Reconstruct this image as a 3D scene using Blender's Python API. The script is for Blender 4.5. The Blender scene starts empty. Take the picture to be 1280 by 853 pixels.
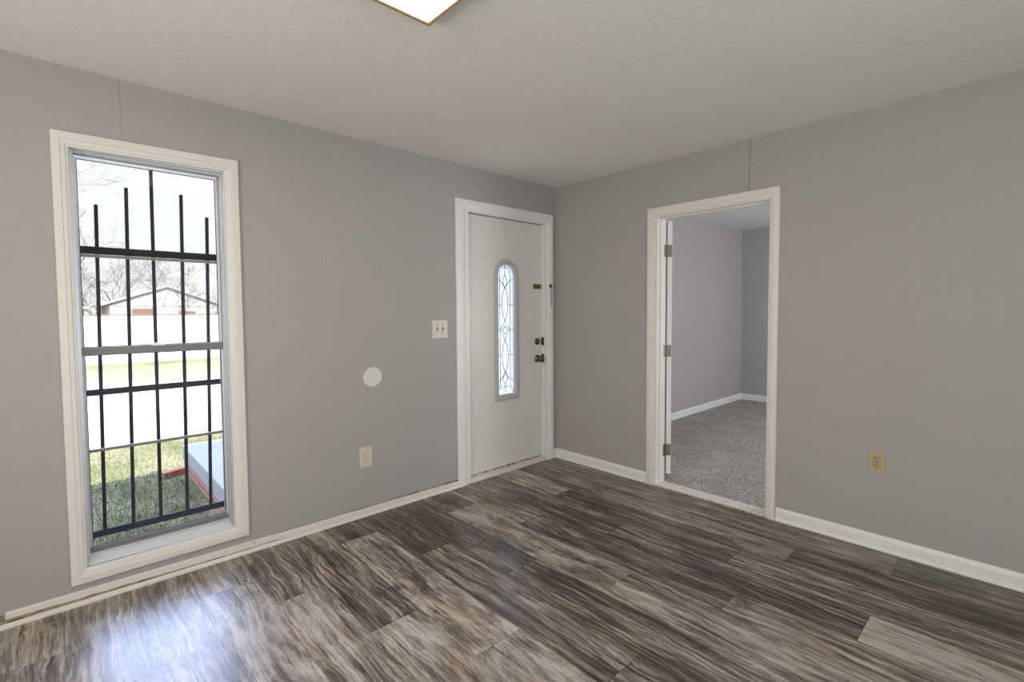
import bpy, bmesh, math, random
from mathutils import Vector, Matrix

C = bpy.context.scene.collection
PI = math.pi
rad = math.radians

# ------------------------------------------------------------------ camera
cam_d = bpy.data.cameras.new('camera')
cam = bpy.data.objects.new('camera', cam_d)
C.objects.link(cam)
cam_d.sensor_width = 36.0
cam_d.lens = 607.4516 / 1280 * 36.0
cam_d.shift_y = -11.158 / 1280
cam_d.clip_start = 0.02
r_ = Vector((0.732086, -0.681183, -0.006263))
u_ = Vector((0.034419, 0.027806, 0.999021))
f_ = Vector((0.680342, 0.731585, -0.043802))
cam.matrix_world = Matrix(((r_.x, u_.x, -f_.x, -3.294413),
                           (r_.y, u_.y, -f_.y, -2.956931),
                           (r_.z, u_.z, -f_.z, 1.341147),
                           (0, 0, 0, 1)))
bpy.context.scene.camera = cam

# ------------------------------------------------------------------ light
vs = bpy.context.scene.view_settings
vs.view_transform = 'Standard'
vs.look = 'None'
vs.exposure = 0.0
vs.gamma = 1.0
vs.use_curve_mapping = False

world = bpy.data.worlds.new('world')
bpy.context.scene.world = world
world.use_nodes = True
bg = world.node_tree.nodes['Background']
wt = world.node_tree


def wn(typ, **props):
    nd = wt.nodes.new(typ)
    for k, v in props.items():
        setattr(nd, k, v)
    return nd


# pale winter haze near the horizon, an added bright bluish band above it, out of view, for the floor reflection
wc = wn('ShaderNodeTexCoord')
wsp = wn('ShaderNodeSeparateXYZ')
wt.links.new(wc.outputs['Generated'], wsp.inputs[0])


def wrange(sock, lo, hi, a, b):
    nd = wn('ShaderNodeMapRange', interpolation_type='SMOOTHSTEP')
    wt.links.new(sock, nd.inputs[0])
    for i, v in enumerate((lo, hi, a, b)):
        nd.inputs[i + 1].default_value = v
    return nd.outputs[0]


def wmath(op, a, b):
    nd = wn('ShaderNodeMath', operation=op)
    for i, v in enumerate((a, b)):
        if isinstance(v, bpy.types.NodeSocket):
            wt.links.new(v, nd.inputs[i])
        else:
            nd.inputs[i].default_value = v
    return nd.outputs[0]


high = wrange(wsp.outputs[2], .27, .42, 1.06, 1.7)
glow_band = wmath('MULTIPLY', wmath('MULTIPLY', wrange(wsp.outputs[2], .28, .40, 0, 1), wrange(wsp.outputs[2], .70, .85, 1, 0)), wrange(wsp.outputs[1], .45, .70, 0, 1))
wt.links.new(wmath('ADD', high, wmath('MULTIPLY', glow_band, 13.5)), bg.inputs[1])
wmx = wn('ShaderNodeMix', data_type='RGBA')
wt.links.new(wrange(wsp.outputs[2], .25, .42, 0, 1), wmx.inputs[0])
wmx.inputs[6].default_value = (.985, .985, 1.0, 1)
wmx.inputs[7].default_value = (.50, .63, 1.0, 1)
wt.links.new(wmx.outputs[2], bg.inputs[0])

sun_d = bpy.data.lights.new('sun', 'SUN')
sun_d.energy = 8.5
sun_d.angle = rad(0.6)
sun_d.color = (1.0, 0.95, 0.86)
sun = bpy.data.objects.new('sun', sun_d)
C.objects.link(sun)
sun.rotation_euler = (rad(43.2), 0, rad(4))      # shines from behind the house towards the street


def area(name, loc, rot, sx, sy, energy, color):
    d = bpy.data.lights.new(name, 'AREA')
    d.shape = 'RECTANGLE'
    d.size = sx
    d.size_y = sy
    d.energy = energy
    d.color = color
    o = bpy.data.objects.new(name, d)
    o.location = loc
    o.rotation_euler = rot
    C.objects.link(o)
    return o


# added lamps standing in for assumed daylight from unseen rear and bedroom openings
area('assumed_rear_daylight', (-2.6, -4.75, 1.05), (rad(100), 0, 0), 1.9, 1.95, 32, (0.82, 0.91, 1.0))
area('ceiling_fill', (-5.35, -2.3, 1.15), (rad(128), 0, rad(-90)), 1.7, 1.6, 66, (1.0, 0.94, 0.84))  # added warm fill lamp, tilted up to brighten the ceiling
area('assumed_bedroom_daylight', (2.0, -3.75, 1.25), (rad(100), 0, 0), 1.7, 1.4, 74, (0.95, 0.97, 1.0))

# ------------------------------------------------------------------ helpers


def tag(o, label=None, cat=None, group=None, kind=None):
    if label:
        o['label'] = label
    if cat:
        o['category'] = cat
    if group:
        o['group'] = group
    if kind:
        o['kind'] = kind
    return o


def empty(name, loc=(0, 0, 0), rz=0, **k):
    o = bpy.data.objects.new(name, None)
    o.empty_display_size = 0.1
    C.objects.link(o)
    o.location = loc
    o.rotation_euler = (0, 0, rz)
    return tag(o, **k)


def obj(name, bm, m, parent=None, smooth=False, bevel=0, **k):
    if bevel:
        bmesh.ops.bevel(bm, geom=list(bm.edges), offset=bevel, segments=2, profile=0.6, affect='EDGES', clamp_overlap=True)
    me = bpy.data.meshes.new(name)
    bmesh.ops.recalc_face_normals(bm, faces=bm.faces)
    bm.to_mesh(me)
    bm.free()
    if smooth:
        for p in me.polygons:
            p.use_smooth = True
    me.materials.append(m)
    o = bpy.data.objects.new(name, me)
    C.objects.link(o)
    if parent:
        o.parent = parent
    return tag(o, **k)


def B():
    return bmesh.new()


def box(bm, x0, x1, y0, y1, z0, z1):
    v = [bm.verts.new((x, y, z)) for x in (x0, x1) for y in (y0, y1) for z in (z0, z1)]
    for f in ((0, 1, 3, 2), (4, 6, 7, 5), (0, 4, 5, 1), (2, 3, 7, 6), (0, 2, 6, 4), (1, 5, 7, 3)):
        bm.faces.new([v[i] for i in f])
    return bm


def bx(*a):
    return box(B(), *a)


def tube(bm, p0, p1, r0, r1=None, n=8, cap=True):
    r1 = r0 if r1 is None else r1
    p0, p1 = Vector(p0), Vector(p1)
    d = (p1 - p0).normalized()
    a = d.orthogonal().normalized()
    b = d.cross(a)
    A = [bm.verts.new(p0 + (a * math.cos(2 * PI * i / n) + b * math.sin(2 * PI * i / n)) * r0) for i in range(n)]
    Z = [bm.verts.new(p1 + (a * math.cos(2 * PI * i / n) + b * math.sin(2 * PI * i / n)) * r1) for i in range(n)]
    for i in range(n):
        j = (i + 1) % n
        bm.faces.new((A[i], A[j], Z[j], Z[i]))
    if cap:
        bm.faces.new(A[::-1])
        bm.faces.new(Z)
    return bm


def lathe(bm, org, axis, prof, n=24):
    """prof: list of (distance along axis, radius)."""
    org = Vector(org)
    d = Vector(axis).normalized()
    a = d.orthogonal().normalized()
    b = d.cross(a)
    rings = []
    for t, r in prof:
        rings.append([bm.verts.new(org + d * t + (a * math.cos(2 * PI * i / n) + b * math.sin(2 * PI * i / n)) * max(r, 1e-4)) for i in range(n)])
    for A, Z in zip(rings, rings[1:]):
        for i in range(n):
            j = (i + 1) % n
            bm.faces.new((A[i], A[j], Z[j], Z[i]))
    bm.faces.new(rings[0][::-1])
    bm.faces.new(rings[-1])
    return bm


def frame_sweep(bm, outer, inner, prof, to3, closed):
    """outer/inner: matching corner lists (2D); prof: (t from outer to inner, height); to3(a, b, h)."""
    loops = []
    for t, h in prof:
        loops.append([bm.verts.new(to3(o[0] + (i[0] - o[0]) * t, o[1] + (i[1] - o[1]) * t, h)) for o, i in zip(outer, inner)])
    n = len(outer)
    m = len(loops)
    for k in range(m):
        A, Z = loops[k], loops[(k + 1) % m]
        for i in range(n if closed else n - 1):
            j = (i + 1) % n
            bm.faces.new((A[i], A[j], Z[j], Z[i]))
    if not closed:
        bm.faces.new([l[0] for l in loops])
        bm.faces.new([l[-1] for l in loops][::-1])
    return bm


CASING = [(0, 0), (0, .013), (.05, .0165), (.50, .0180), (.555, .0150), (.60, .0158), (.80, .0135), (.86, .0098), (.97, .0085), (1, .006), (1, 0)]


def wall_mesh(a0, a1, z0, z1, holes, t0, t1, to3):
    """a wall slab with rectangular holes (a0,a1,z0,z1)."""
    As = sorted({a0, a1, *[h[0] for h in holes], *[h[1] for h in holes]})
    Zs = sorted({z0, z1, *[h[2] for h in holes], *[h[3] for h in holes]})
    solid = {}
    for i in range(len(As) - 1):
        for j in range(len(Zs) - 1):
            ca, cz = (As[i] + As[i + 1]) / 2, (Zs[j] + Zs[j + 1]) / 2
            solid[i, j] = not any(h[0] < ca < h[1] and h[2] < cz < h[3] for h in holes)
    bm = B()
    cache = {}

    def v(i, j, t):
        k = (i, j, t)
        if k not in cache:
            cache[k] = bm.verts.new(to3(As[i], Zs[j], (t0, t1)[t]))
        return cache[k]
    for (i, j), s in solid.items():
        if not s:
            continue
        for t in (0, 1):
            bm.faces.new((v(i, j, t), v(i + 1, j, t), v(i + 1, j + 1, t), v(i, j + 1, t)))
        for di, dj, e in ((-1, 0, ((i, j), (i, j + 1))), (1, 0, ((i + 1, j), (i + 1, j + 1))), (0, -1, ((i, j), (i + 1, j))), (0, 1, ((i, j + 1), (i + 1, j + 1)))):
            if not solid.get((i + di, j + dj), False):
                (p, q), (r, s2) = e
                bm.faces.new((v(p, q, 0), v(r, s2, 0), v(r, s2, 1), v(p, q, 1)))
    return bm


# ------------------------------------------------------------------ materials
class NT:
    def __init__(self, name):
        self.m = bpy.data.materials.new(name)
        self.m.use_nodes = True
        self.t = self.m.node_tree
        self.b = self.t.nodes['Principled BSDF']
        self.out = self.t.nodes['Material Output']

    def n(self, typ, ins=None, **props):
        nd = self.t.nodes.new(typ)
        for k, v in props.items():
            setattr(nd, k, v)
        for k, v in (ins or {}).items():
            self.set(nd.inputs[k], v)
        return nd

    def set(self, sock, v):
        if isinstance(v, bpy.types.NodeSocket):
            self.t.links.new(v, sock)
        elif isinstance(v, bpy.types.Node):
            self.t.links.new(v.outputs[0], sock)
        else:
            if hasattr(sock.default_value, '__len__') and len(sock.default_value) == 4 and len(v) == 3:
                v = (*v, 1)
            sock.default_value = v

    def coord(self):
        return self.n('ShaderNodeTexCoord').outputs['Object']

    def mapping(self, vec, scale=(1, 1, 1), loc=(0, 0, 0)):
        return self.n('ShaderNodeMapping', {'Vector': vec, 'Scale': scale, 'Location': loc}).outputs[0]

    def noise(self, vec, scale, detail=3, rough=.5, dist=0, fac=True):
        nd = self.n('ShaderNodeTexNoise', {'Vector': vec, 'Scale': scale, 'Detail': detail, 'Roughness': rough, 'Distortion': dist})
        return nd.outputs['Fac' if fac else 'Color']

    def math(self, op, a, b=0.0, c=0.0, clamp=False):
        nd = self.n('ShaderNodeMath', operation=op, use_clamp=clamp)
        for i, v in enumerate((a, b, c)):
            self.set(nd.inputs[i], v)
        return nd.outputs[0]

    def smooth(self, v, lo, hi, a=0.0, b=1.0):
        return self.n('ShaderNodeMapRange', {0: v, 1: lo, 2: hi, 3: a, 4: b}, interpolation_type='SMOOTHSTEP').outputs[0]

    def mix(self, f, a, b, blend='MIX'):
        nd = self.n('ShaderNodeMix', data_type='RGBA', blend_type=blend)
        self.set(nd.inputs[0], f)
        self.set(nd.inputs[6], a)
        self.set(nd.inputs[7], b)
        return nd.outputs[2]

    def ramp(self, f, stops):
        nd = self.n('ShaderNodeValToRGB', {0: f})
        e = nd.color_ramp.elements
        while len(e) < len(stops):
            e.new(0.5)
        for el, (p, c) in zip(e, stops):
            el.position = p
            el.color = (*c, 1)
        return nd.outputs[0]

    def bump(self, h, strength=.3, dist=.002):
        self.set(self.b.inputs['Normal'], self.n('ShaderNodeBump', {'Height': h, 'Strength': strength, 'Distance': dist}).outputs[0])

    def base(self, col, rough=.5, metal=0, spec=None):
        self.set(self.b.inputs['Base Color'], col)
        self.set(self.b.inputs['Roughness'], rough)
        self.set(self.b.inputs['Metallic'], metal)
        if spec is not None:
            self.b.inputs['Specular IOR Level'].default_value = spec
        return self.m


def plain(name, col, rough=.5, metal=0, var=.06, scale=30, bump=0.0):
    t = NT(name)
    v = t.noise(t.coord(), scale, 4, .6)
    lo = tuple(c * (1 - var) for c in col)
    hi = tuple(min(1, c * (1 + var)) for c in col)
    m = t.base(t.mix(v, lo, hi), rough, metal)
    if bump:
        t.bump(t.noise(t.coord(), scale * 6, 3), bump, .001)
    return m


def wall_paint(name, col, cracks=(), strong=None):
    """matt paint over a hand-trowelled texture; cracks: (axis, position, z0, z1)."""
    t = NT(name)
    co = t.coord()
    big = t.noise(co, 1.1, 3)
    med = t.noise(co, 9, 4, .6, 1.0)
    c = t.mix(big, tuple(k * .96 for k in col), tuple(min(1, k * 1.04) for k in col))
    c = t.mix(t.smooth(med, .25, .85, 0, .12), c, tuple(k * .86 for k in col))
    speck = t.n('ShaderNodeTexVoronoi', {'Vector': t.mapping(co, (1, 1, 1)), 'Scale': 5.5})
    sm = t.math('MULTIPLY', t.smooth(speck.outputs['Distance'], .012, .03, 1, 0), .55)
    c = t.mix(sm, c, tuple(k * .45 for k in col))
    sep = t.n('ShaderNodeSeparateXYZ', {0: co})
    hgt = t.noise(co, 55, 4, .62, 1.2)
    h2 = t.noise(t.mapping(co, (1, 1, .6)), 16, 4, .6, 2.0)
    h = t.math('ADD', t.math('MULTIPLY', hgt, .6), t.math('MULTIPLY', t.smooth(h2, .5, .62), .5))
    for ax, pos, z0, z1, wobble, depth in cracks:
        wob = t.noise(t.mapping(co, (0, 0, 1)), 22, 4, .7)
        a = t.math('ADD', sep.outputs[ax], t.math('MULTIPLY', t.math('SUBTRACT', wob, .5), wobble))
        d = t.math('ABSOLUTE', t.math('SUBTRACT', a, pos))
        m = t.math('MULTIPLY', t.smooth(d, .0008, .0028, 1, 0), depth)
        m = t.math('MULTIPLY', m, t.math('GREATER_THAN', sep.outputs[2], z0))
        m = t.math('MULTIPLY', m, t.math('LESS_THAN', sep.outputs[2], z1))
        c = t.mix(t.math('MULTIPLY', m, .75), c, (.07, .05, .04))
        h = t.math('SUBTRACT', h, m)
    t.bump(h, .45, .003)
    return t.base(c, .62, 0, .3)


def floor_mat():
    t = NT('vinyl_plank')
    co = t.coord()
    pr = t.n('ShaderNodeAttribute', attribute_name='plank_random').outputs['Fac']
    pt = t.n('ShaderNodeAttribute', attribute_name='plank_tone').outputs['Fac']
    off = t.n('ShaderNodeCombineXYZ', {0: t.math('MULTIPLY', pr, 37.0), 1: t.math('MULTIPLY', pr, 91.0), 2: t.math('MULTIPLY', pr, 13.0)})
    p = t.n('ShaderNodeVectorMath', {0: co, 1: off.outputs[0]}, operation='ADD').outputs[0]
    # the wandering of the grain
    warp = t.noise(t.mapping(p, (3.0, 1.3, 1)), 1.6, 4, .6, fac=False)
    wv = t.n('ShaderNodeVectorMath', {0: warp, 1: (.5, .5, .5)}, operation='SUBTRACT').outputs[0]
    ws = t.n('ShaderNodeVectorMath', {0: wv, 1: (.085, .28, 0)}, operation='MULTIPLY').outputs[0]
    q = t.n('ShaderNodeVectorMath', {0: p, 1: ws}, operation='ADD').outputs[0]
    streak = t.noise(t.mapping(q, (44, 1.05, 1)), 1.0, 8, .74, .2)
    fine = t.noise(t.mapping(q, (150, 5.0, 1)), 1.0, 5, .7, .2)
    cloud = t.noise(t.mapping(q, (9, 1.5, 1)), 1.0, 6, .68, .9)
    smear = t.noise(t.mapping(p, (5.5, 2.6, 1)), 1.0, 6, .7, 1.4)
    k = t.smooth(pt, .56, .68)          # paler boards are cloudier, darker ones streakier
    v = t.math('ADD', t.math('MULTIPLY', streak, t.math('MULTIPLY_ADD', k, -.34, .82)), t.math('MULTIPLY', cloud, .60))
    v = t.math('ADD', v, t.math('MULTIPLY', fine, t.math('MULTIPLY_ADD', k, -.06, .52)))
    v = t.math('ADD', v, t.math('MULTIPLY', smear, t.math('MULTIPLY_ADD', k, .42, .24)))
    v = t.math('ADD', t.math('SUBTRACT', v, 1.262), t.math('MULTIPLY', pt, .40))
    v = t.math('ADD', t.math('MULTIPLY', v, 2.1), .5, clamp=True)
    col = t.ramp(v, [(.04, (.014, .011, .010)), (.26, (.040, .032, .027)), (.45, (.098, .079, .063)), (.61, (.205, .174, .142)), (.80, (.365, .325, .276)), (.97, (.50, .46, .40))])
    warm = t.noise(t.mapping(q, (11, 1.2, 1)), 1.0, 3, .6)
    col = t.mix(t.smooth(warm, .48, .72, 0, .6), col, t.mix(1.0, col, (1.12, .90, .68), 'MULTIPLY'))
    crk = t.noise(t.mapping(q, (75, 1.5, 1)), 1.0, 6, .75, .5)
    cm = t.math('MULTIPLY', t.smooth(crk, .61, .66), .8)
    col = t.mix(cm, col, (.020, .016, .013))
    t.bump(t.math('SUBTRACT', t.math('ADD', t.math('MULTIPLY', streak, .5), t.math('MULTIPLY', fine, .5)), cm), .10, .001)
    return t.base(col, t.smooth(v, 0, 1, .28, .36), 0, .7)


def carpet_mat():
    t = NT('carpet_pile')
    co = t.coord()
    n1 = t.noise(co, 120, 3, .75)
    vo = t.n('ShaderNodeTexVoronoi', {'Vector': co, 'Scale': 145})
    f = t.math('ADD', t.math('MULTIPLY', n1, .75), t.math('MULTIPLY', vo.outputs['Color'], .35))
    col = t.ramp(f, [(.30, (.05, .045, .042)), (.47, (.30, .28, .265)), (.62, (.70, .675, .64))])
    big = t.noise(co, 4, 3)
    col = t.mix(t.smooth(big, .3, .7, 0, .25), col, (.22, .205, .192))
    t.bump(t.math('ADD', n1, vo.outputs['Distance']), .9, .008)
    return t.base(col, .95, 0, .1)


def trim_mat(name, col, dirt=.35, rough=.38):
    """old gloss paint with brown grime along the floor and in scratches."""
    t = NT(name)
    co = t.coord()
    n = t.noise(co, 14, 5, .65)
    f = t.noise(co, 70, 4, .7)
    c = t.mix(t.smooth(n, .35, .75, 0, .5), col, tuple(k * q for k, q in zip(col, (.95, .91, .84))))
    c = t.mix(t.math('MULTIPLY', t.smooth(f, .66, .74), dirt), c, (.30, .20, .12))
    t.bump(t.noise(co, 25, 3), .12, .002)
    return t.base(c, rough)


def worn_mat(name, col, bare, lo, hi, scale=(60, 60, 60)):
    t = NT(name)
    co = t.coord()
    n = t.noise(t.mapping(co, scale), 1.0, 5, .7, .5)
    return t.base(t.mix(t.smooth(n, lo, hi), col, bare), .55)


def glass_mat(name, tint=(.97, .98, .98), frost=0.0):
    t = NT(name)
    tr = t.n('ShaderNodeBsdfTransparent', {'Color': tint})
    gl = t.n('ShaderNodeBsdfGlossy', {'Roughness': .03, 'Color': (1, 1, 1)})
    fr = t.n('ShaderNodeFresnel', {'IOR': 1.45})
    mx = t.n('ShaderNodeMixShader', {0: t.math('MULTIPLY', fr.outputs[0], .08), 1: tr.outputs[0], 2: gl.outputs[0]})
    res = mx
    if frost:
        tl = t.n('ShaderNodeBsdfTranslucent', {'Color': (.68, .66, .60)})
        res = t.n('ShaderNodeMixShader', {0: frost, 1: mx.outputs[0], 2: tl.outputs[0]})
    t.t.links.new(res.outputs[0], t.out.inputs[0])
    t.m.use_transparent_shadow = True
    return t.m


def grass_mat(name, green, straw, cover, straw_lo, straw_hi):
    t = NT(name)
    co = t.coord()
    a = t.noise(t.mapping(co, (1, .6, 1)), 26, 5, .7)
    b = t.noise(co, 1.3, 4, .6)
    f = t.math('ADD', t.math('MULTIPLY', a, .6), t.math('MULTIPLY', b, .5))
    c = t.mix(t.smooth(f, straw_lo, straw_hi), green, straw)
    d = t.noise(co, 60, 3, .7)
    c = t.mix(t.smooth(d, .58, .72, 0, cover), c, (.10, .07, .045))
    t.bump(a, .8, .03)
    return t.base(c, .95, 0, .1)


def concrete_mat(name, col, scale=18):
    t = NT(name)
    co = t.coord()
    a = t.noise(co, scale, 5, .7)
    b = t.noise(co, .9, 3)
    c = t.mix(a, tuple(k * .82 for k in col), tuple(min(1, k * 1.1) for k in col))
    c = t.mix(t.smooth(b, .4, .7, 0, .25), c, tuple(k * .75 for k in col))
    t.bump(a, .3, .004)
    return t.base(c, .9, 0, .2)


def brick_mat(name):
    t = NT(name)
    co = t.coord()
    sp = t.n('ShaderNodeSeparateXYZ', {0: co})
    v = t.n('ShaderNodeCombineXYZ', {0: t.math('ADD', sp.outputs[0], sp.outputs[1]), 1: sp.outputs[2], 2: 0.0})
    br = t.n('ShaderNodeTexBrick', {'Vector': v.outputs[0], 'Color1': (.42, .115, .07, 1), 'Color2': (.55, .18, .11, 1), 'Mortar': (.52, .48, .43, 1), 'Scale': 1.0, 'Mortar Size': .006, 'Brick Width': .20, 'Row Height': .068})
    c = t.mix(t.smooth(t.noise(co, 40, 4), .45, .8, 0, .4), br.outputs[0], (.62, .45, .38))
    t.bump(br.outputs['Fac'], -.5, .005)
    return t.base(c, .9)


M = {}
WALLC = (.400, .380, .366)
M['wall_front'] = wall_paint('wall_paint_front', WALLC, [(0, -3.052, 2.19, 2.44, .004, .35)])
M['wall_right'] = wall_paint('wall_paint_right', WALLC, [(1, -1.677, 2.09, 2.44, .055, 1.0)])
M['wall'] = wall_paint('wall_paint', WALLC)
M['wall_bed'] = wall_paint('wall_paint_bedroom', (.40, .40, .41))
M['ceiling'] = wall_paint('ceiling_paint', (.83, .81, .765))
M['ceiling_bed'] = wall_paint('ceiling_paint_bedroom', (.72, .72, .72))
M['floor'] = floor_mat()
M['carpet'] = carpet_mat()
M['trim'] = trim_mat('trim_paint', (.745, .725, .685), .12)
M['trim_white'] = trim_mat('trim_paint_white', (.79, .79, .785), .12)
M['door_white'] = trim_mat('door_paint', (.735, .72, .675), .10)
M['bare_wood'] = worn_mat('stained_wood', (.40, .30, .19), (.055, .030, .016), .46, .60, (9, 9, 130))
M['worn'] = worn_mat('worn_threshold', (.72, .70, .66), (.20, .10, .055), .60, .68)
M['worn_edge'] = worn_mat('worn_edge', (.55, .47, .38), (.16, .08, .04), .45, .58)
M['alu'] = plain('aluminium', (.60, .605, .62), .38, .55, .06, 20)
M['sill'] = plain('sill_paint', (.72, .72, .74), .35, .1, .05, 20)
M['alu_dark'] = plain('weathered_aluminium', (.20, .19, .18), .5, .3, .2, 40)
M['gasket'] = plain('black_gasket', (.03, .03, .03), .6)
M['iron'] = plain('black_iron', (.022, .023, .028), .85, 0, .2, 30)
M['bronze'] = plain('aged_bronze', (.16, .135, .105), .32, .9, .2, 60)
M['brass'] = plain('dull_brass', (.20, .155, .085), .4, .8, .2, 60)
M['nickel'] = plain('dull_hinge_steel', (.24, .21, .165), .45, .8, .15, 60)
M['ivory'] = plain('ivory_plastic', (.66, .61, .50), .35, 0, .03)
M['almond'] = plain('almond_plastic', (.46, .375, .215), .35, 0, .03)
M['slot'] = plain('dark_slot', (.02, .016, .012), .7)
M['white_plastic'] = plain('white_plastic', (.66, .68, .67), .4, 0, .02)
M['glass'] = glass_mat('window_glass')
M['leaded_glass'] = glass_mat('textured_glass', (.80, .84, .84), .62)
M['came'] = plain('lead_came', (.06, .065, .06), .5, .5, .2)
M['insert'] = plain('insert_frame_paint', (.50, .495, .49), .4, 0, .04)
M['light_wood'] = plain('light_frame_beige', (.36, .27, .17), .45, 0, .12, 40)
M['grass'] = grass_mat('lawn_grass', (.20, .20, .085), (.42, .37, .23), .5, .48, .68)
M['grass_far'] = grass_mat('verge_grass', (.17, .19, .08), (.34, .32, .19), .25, .36, .60)
M['concrete'] = concrete_mat('street_concrete', (.56, .54, .51))
M['porch_conc'] = concrete_mat('porch_concrete', (.47, .45, .43), 30)
M['brick'] = brick_mat('red_brick')
M['fence'] = plain('white_fence', (.80, .79, .77), .7, 0, .04, 3)
M['cap'] = plain('weathered_cap', (.24, .20, .17), .8, 0, .15, 4)
M['siding'] = plain('house_siding', (.52, .47, .465), .7, 0, .05, 3)
M['roof'] = plain('roof_shingle', (.33, .31, .30), .9, 0, .2, 8)
M['fascia'] = plain('fascia_paint', (.42, .38, .32), .6, 0, .05, 6)
M['garage'] = plain('garage_door_brown', (.22, .12, .09), .6, 0, .1, 6)
M['bark'] = plain('pale_bark', (.20, .17, .17), .9, 0, .25, 6)
M['leaf'] = plain('dead_leaf', (.10, .065, .04), .8, 0, .4, 10)
M['chip'] = plain('rust_chip', (.20, .06, .03), .7, 0, .3, 200)
M['chip_pale'] = plain('pale_chip', (.65, .62, .58), .7, 0, .1, 200)


def emit_mat():
    t = NT('lit_diffuser')
    t.base((.9, .88, .82), .5)
    t.set(t.b.inputs['Emission Color'], (1.0, .90, .74))
    t.b.inputs['Emission Strength'].default_value = 14.0
    return t.m


M['diffuser'] = emit_mat()

# ------------------------------------------------------------------ room shell
S = dict(kind='structure')
XL, YB, XB, YBB = -5.2, -4.6, 4.1, -3.6
WIN = (-3.246, -2.626, .158, 2.092)
FD = (-1.036, -.112, 0.0, 2.118)
DW = (-1.822, -1.000, 0.0, 2.048)


def build_floor():
    rnd = random.Random(11)
    W, L, X0 = .2345, 1.255, -3.09
    ends = {-2: -.376, -1: -.758, 1: -.33, 2: -.62, 3: -1.105, 4: -1.515, 5: -.69, 6: -1.164, 7: -1.59, 8: -2.038, 9: -2.505, 11: -2.083, 12: -2.497}
    tones = {(9, -2.505): .85, (9, -1.25): .36, (7, -1.59): .62, (7, -.335): .66, (6, -1.164): .40, (6, .091): .30, (4, -1.515): .70, (4, -.26): .66,
             (3, -1.105): .68, (3, .15): .52, (5, -.69): .42, (5, .565): .34, (5, -1.945): .36, (8, -2.038): .60, (8, -.783): .42, (12, -1.242): .52,
             (12, -2.497): .42, (11, -2.083): .34, (11, -.828): .46, (2, -.62): .60, (2, .635): .52, (1, -.33): .66, (0, 0): .7}
    bm = B()
    lr = bm.faces.layers.float.new('plank_random')
    lt = bm.faces.layers.float.new('plank_tone')
    g = .0006
    for k in range(-10, 14):
        x0, x1 = X0 + W * k, X0 + W * (k + 1)
        x0, x1 = max(x0, XL), min(x1, 0.02)
        if x1 - x0 < .01:
            continue
        e = ends.get(k, -rnd.random() * L)
        y = e + L * 2
        while y > YB:
            ya, yb = min(y, .02), max(y - L, YB)
            if ya > YB and yb < .02 and ya - yb > .002:
                q = [bm.verts.new((a, b, 0)) for a, b in ((x0 + g, yb + g), (x1 - g, yb + g), (x1 - g, ya - g), (x0 + g, ya - g))]
                f = bm.faces.new(q)
                f[lr] = rnd.random()
                tone = .50 + (rnd.random() - .5) * .34
                for (kk, ye), tv in tones.items():
                    if kk == k and abs(ye - y) < .05:
                        tone = tv
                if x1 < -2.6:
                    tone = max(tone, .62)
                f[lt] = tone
            y -= L
    # the dark groove bed below the plank edges
    box(bm, XL, 0.02, YB, .02, -.06, -.0012)
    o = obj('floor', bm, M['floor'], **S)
    return o


build_floor()
obj('floor_bedroom', bx(.115, XB, YBB, 0, -.06, .006), M['carpet'], **S)

to_x = lambda a, z, t: (a, t, z)
to_y = lambda a, z, t: (t, a, z)
obj('wall_front', wall_mesh(XL - .15, XB, -.06, 2.56, [WIN, FD], 0, .15, to_x), M['wall_front'], **S)
obj('wall_right', wall_mesh(YB, 0, -.06, 2.56, [DW], 0, .12, to_y), M['wall_right'], **S)
obj('wall_back', wall_mesh(XL - .15, .12, -.06, 2.56, [(-3.55, -1.65, .05, 2.05)], YB - .15, YB, to_x), M['wall'], **S)  # assumed opening, out of view, for the added rear daylight lamp
obj('wall_left', wall_mesh(YB, 0, -.06, 2.56, [(-3.15, -1.45, .35, 1.95)], XL - .15, XL, to_y), M['wall'], **S)  # unseen opening added to let the warm fill lamp in
obj('wall_bedroom_far', wall_mesh(YBB, .15, -.06, 2.56, [], XB, XB + .15, to_y), M['wall_bed'], **S)
obj('wall_bedroom_side', wall_mesh(.12, XB + .15, -.06, 2.56, [(1.35, 3.05, .55, 1.95)], YBB - .15, YBB, to_x), M['wall_bed'], **S)  # assumed window opening, unseen, for the added bedroom lamp
obj('ceiling', bx(XL, 0, YB, 0, 2.44, 2.50), M['ceiling'], **S)
obj('ceiling_bedroom', bx(.12, XB, YBB, 0, 2.50, 2.56), M['ceiling_bed'], **S)
obj('roof', bx(-14, 12, -8.2, .60, 2.60, 2.78), M['roof'], **S)  # rear overhang is unseen, lengthened to keep sun out of the back openings


# baseboards
def base_profile_x(bm, xa, xb, prof, side=-1, slope=None):
    """a strip along x on the wall y=0; prof: (depth, z)."""
    A = [bm.verts.new((xa, side * d, z + (slope[0] if slope and z > .03 else 0))) for d, z in prof]
    Z = [bm.verts.new((xb, side * d, z + (slope[1] if slope and z > .03 else 0))) for d, z in prof]
    n = len(prof)
    for i in range(n):
        j = (i + 1) % n
        bm.faces.new((A[i], A[j], Z[j], Z[i]))
    bm.faces.new(A)
    bm.faces.new(Z[::-1])


def base_profile_y(bm, ya, yb, prof, x=0.0, side=-1):
    A = [bm.verts.new((x + side * d, ya, z)) for d, z in prof]
    Z = [bm.verts.new((x + side * d, yb, z)) for d, z in prof]
    n = len(prof)
    for i in range(n):
        j = (i + 1) % n
        bm.faces.new((A[i], A[j], Z[j], Z[i]))
    bm.faces.new(A)
    bm.faces.new(Z[::-1])


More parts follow.
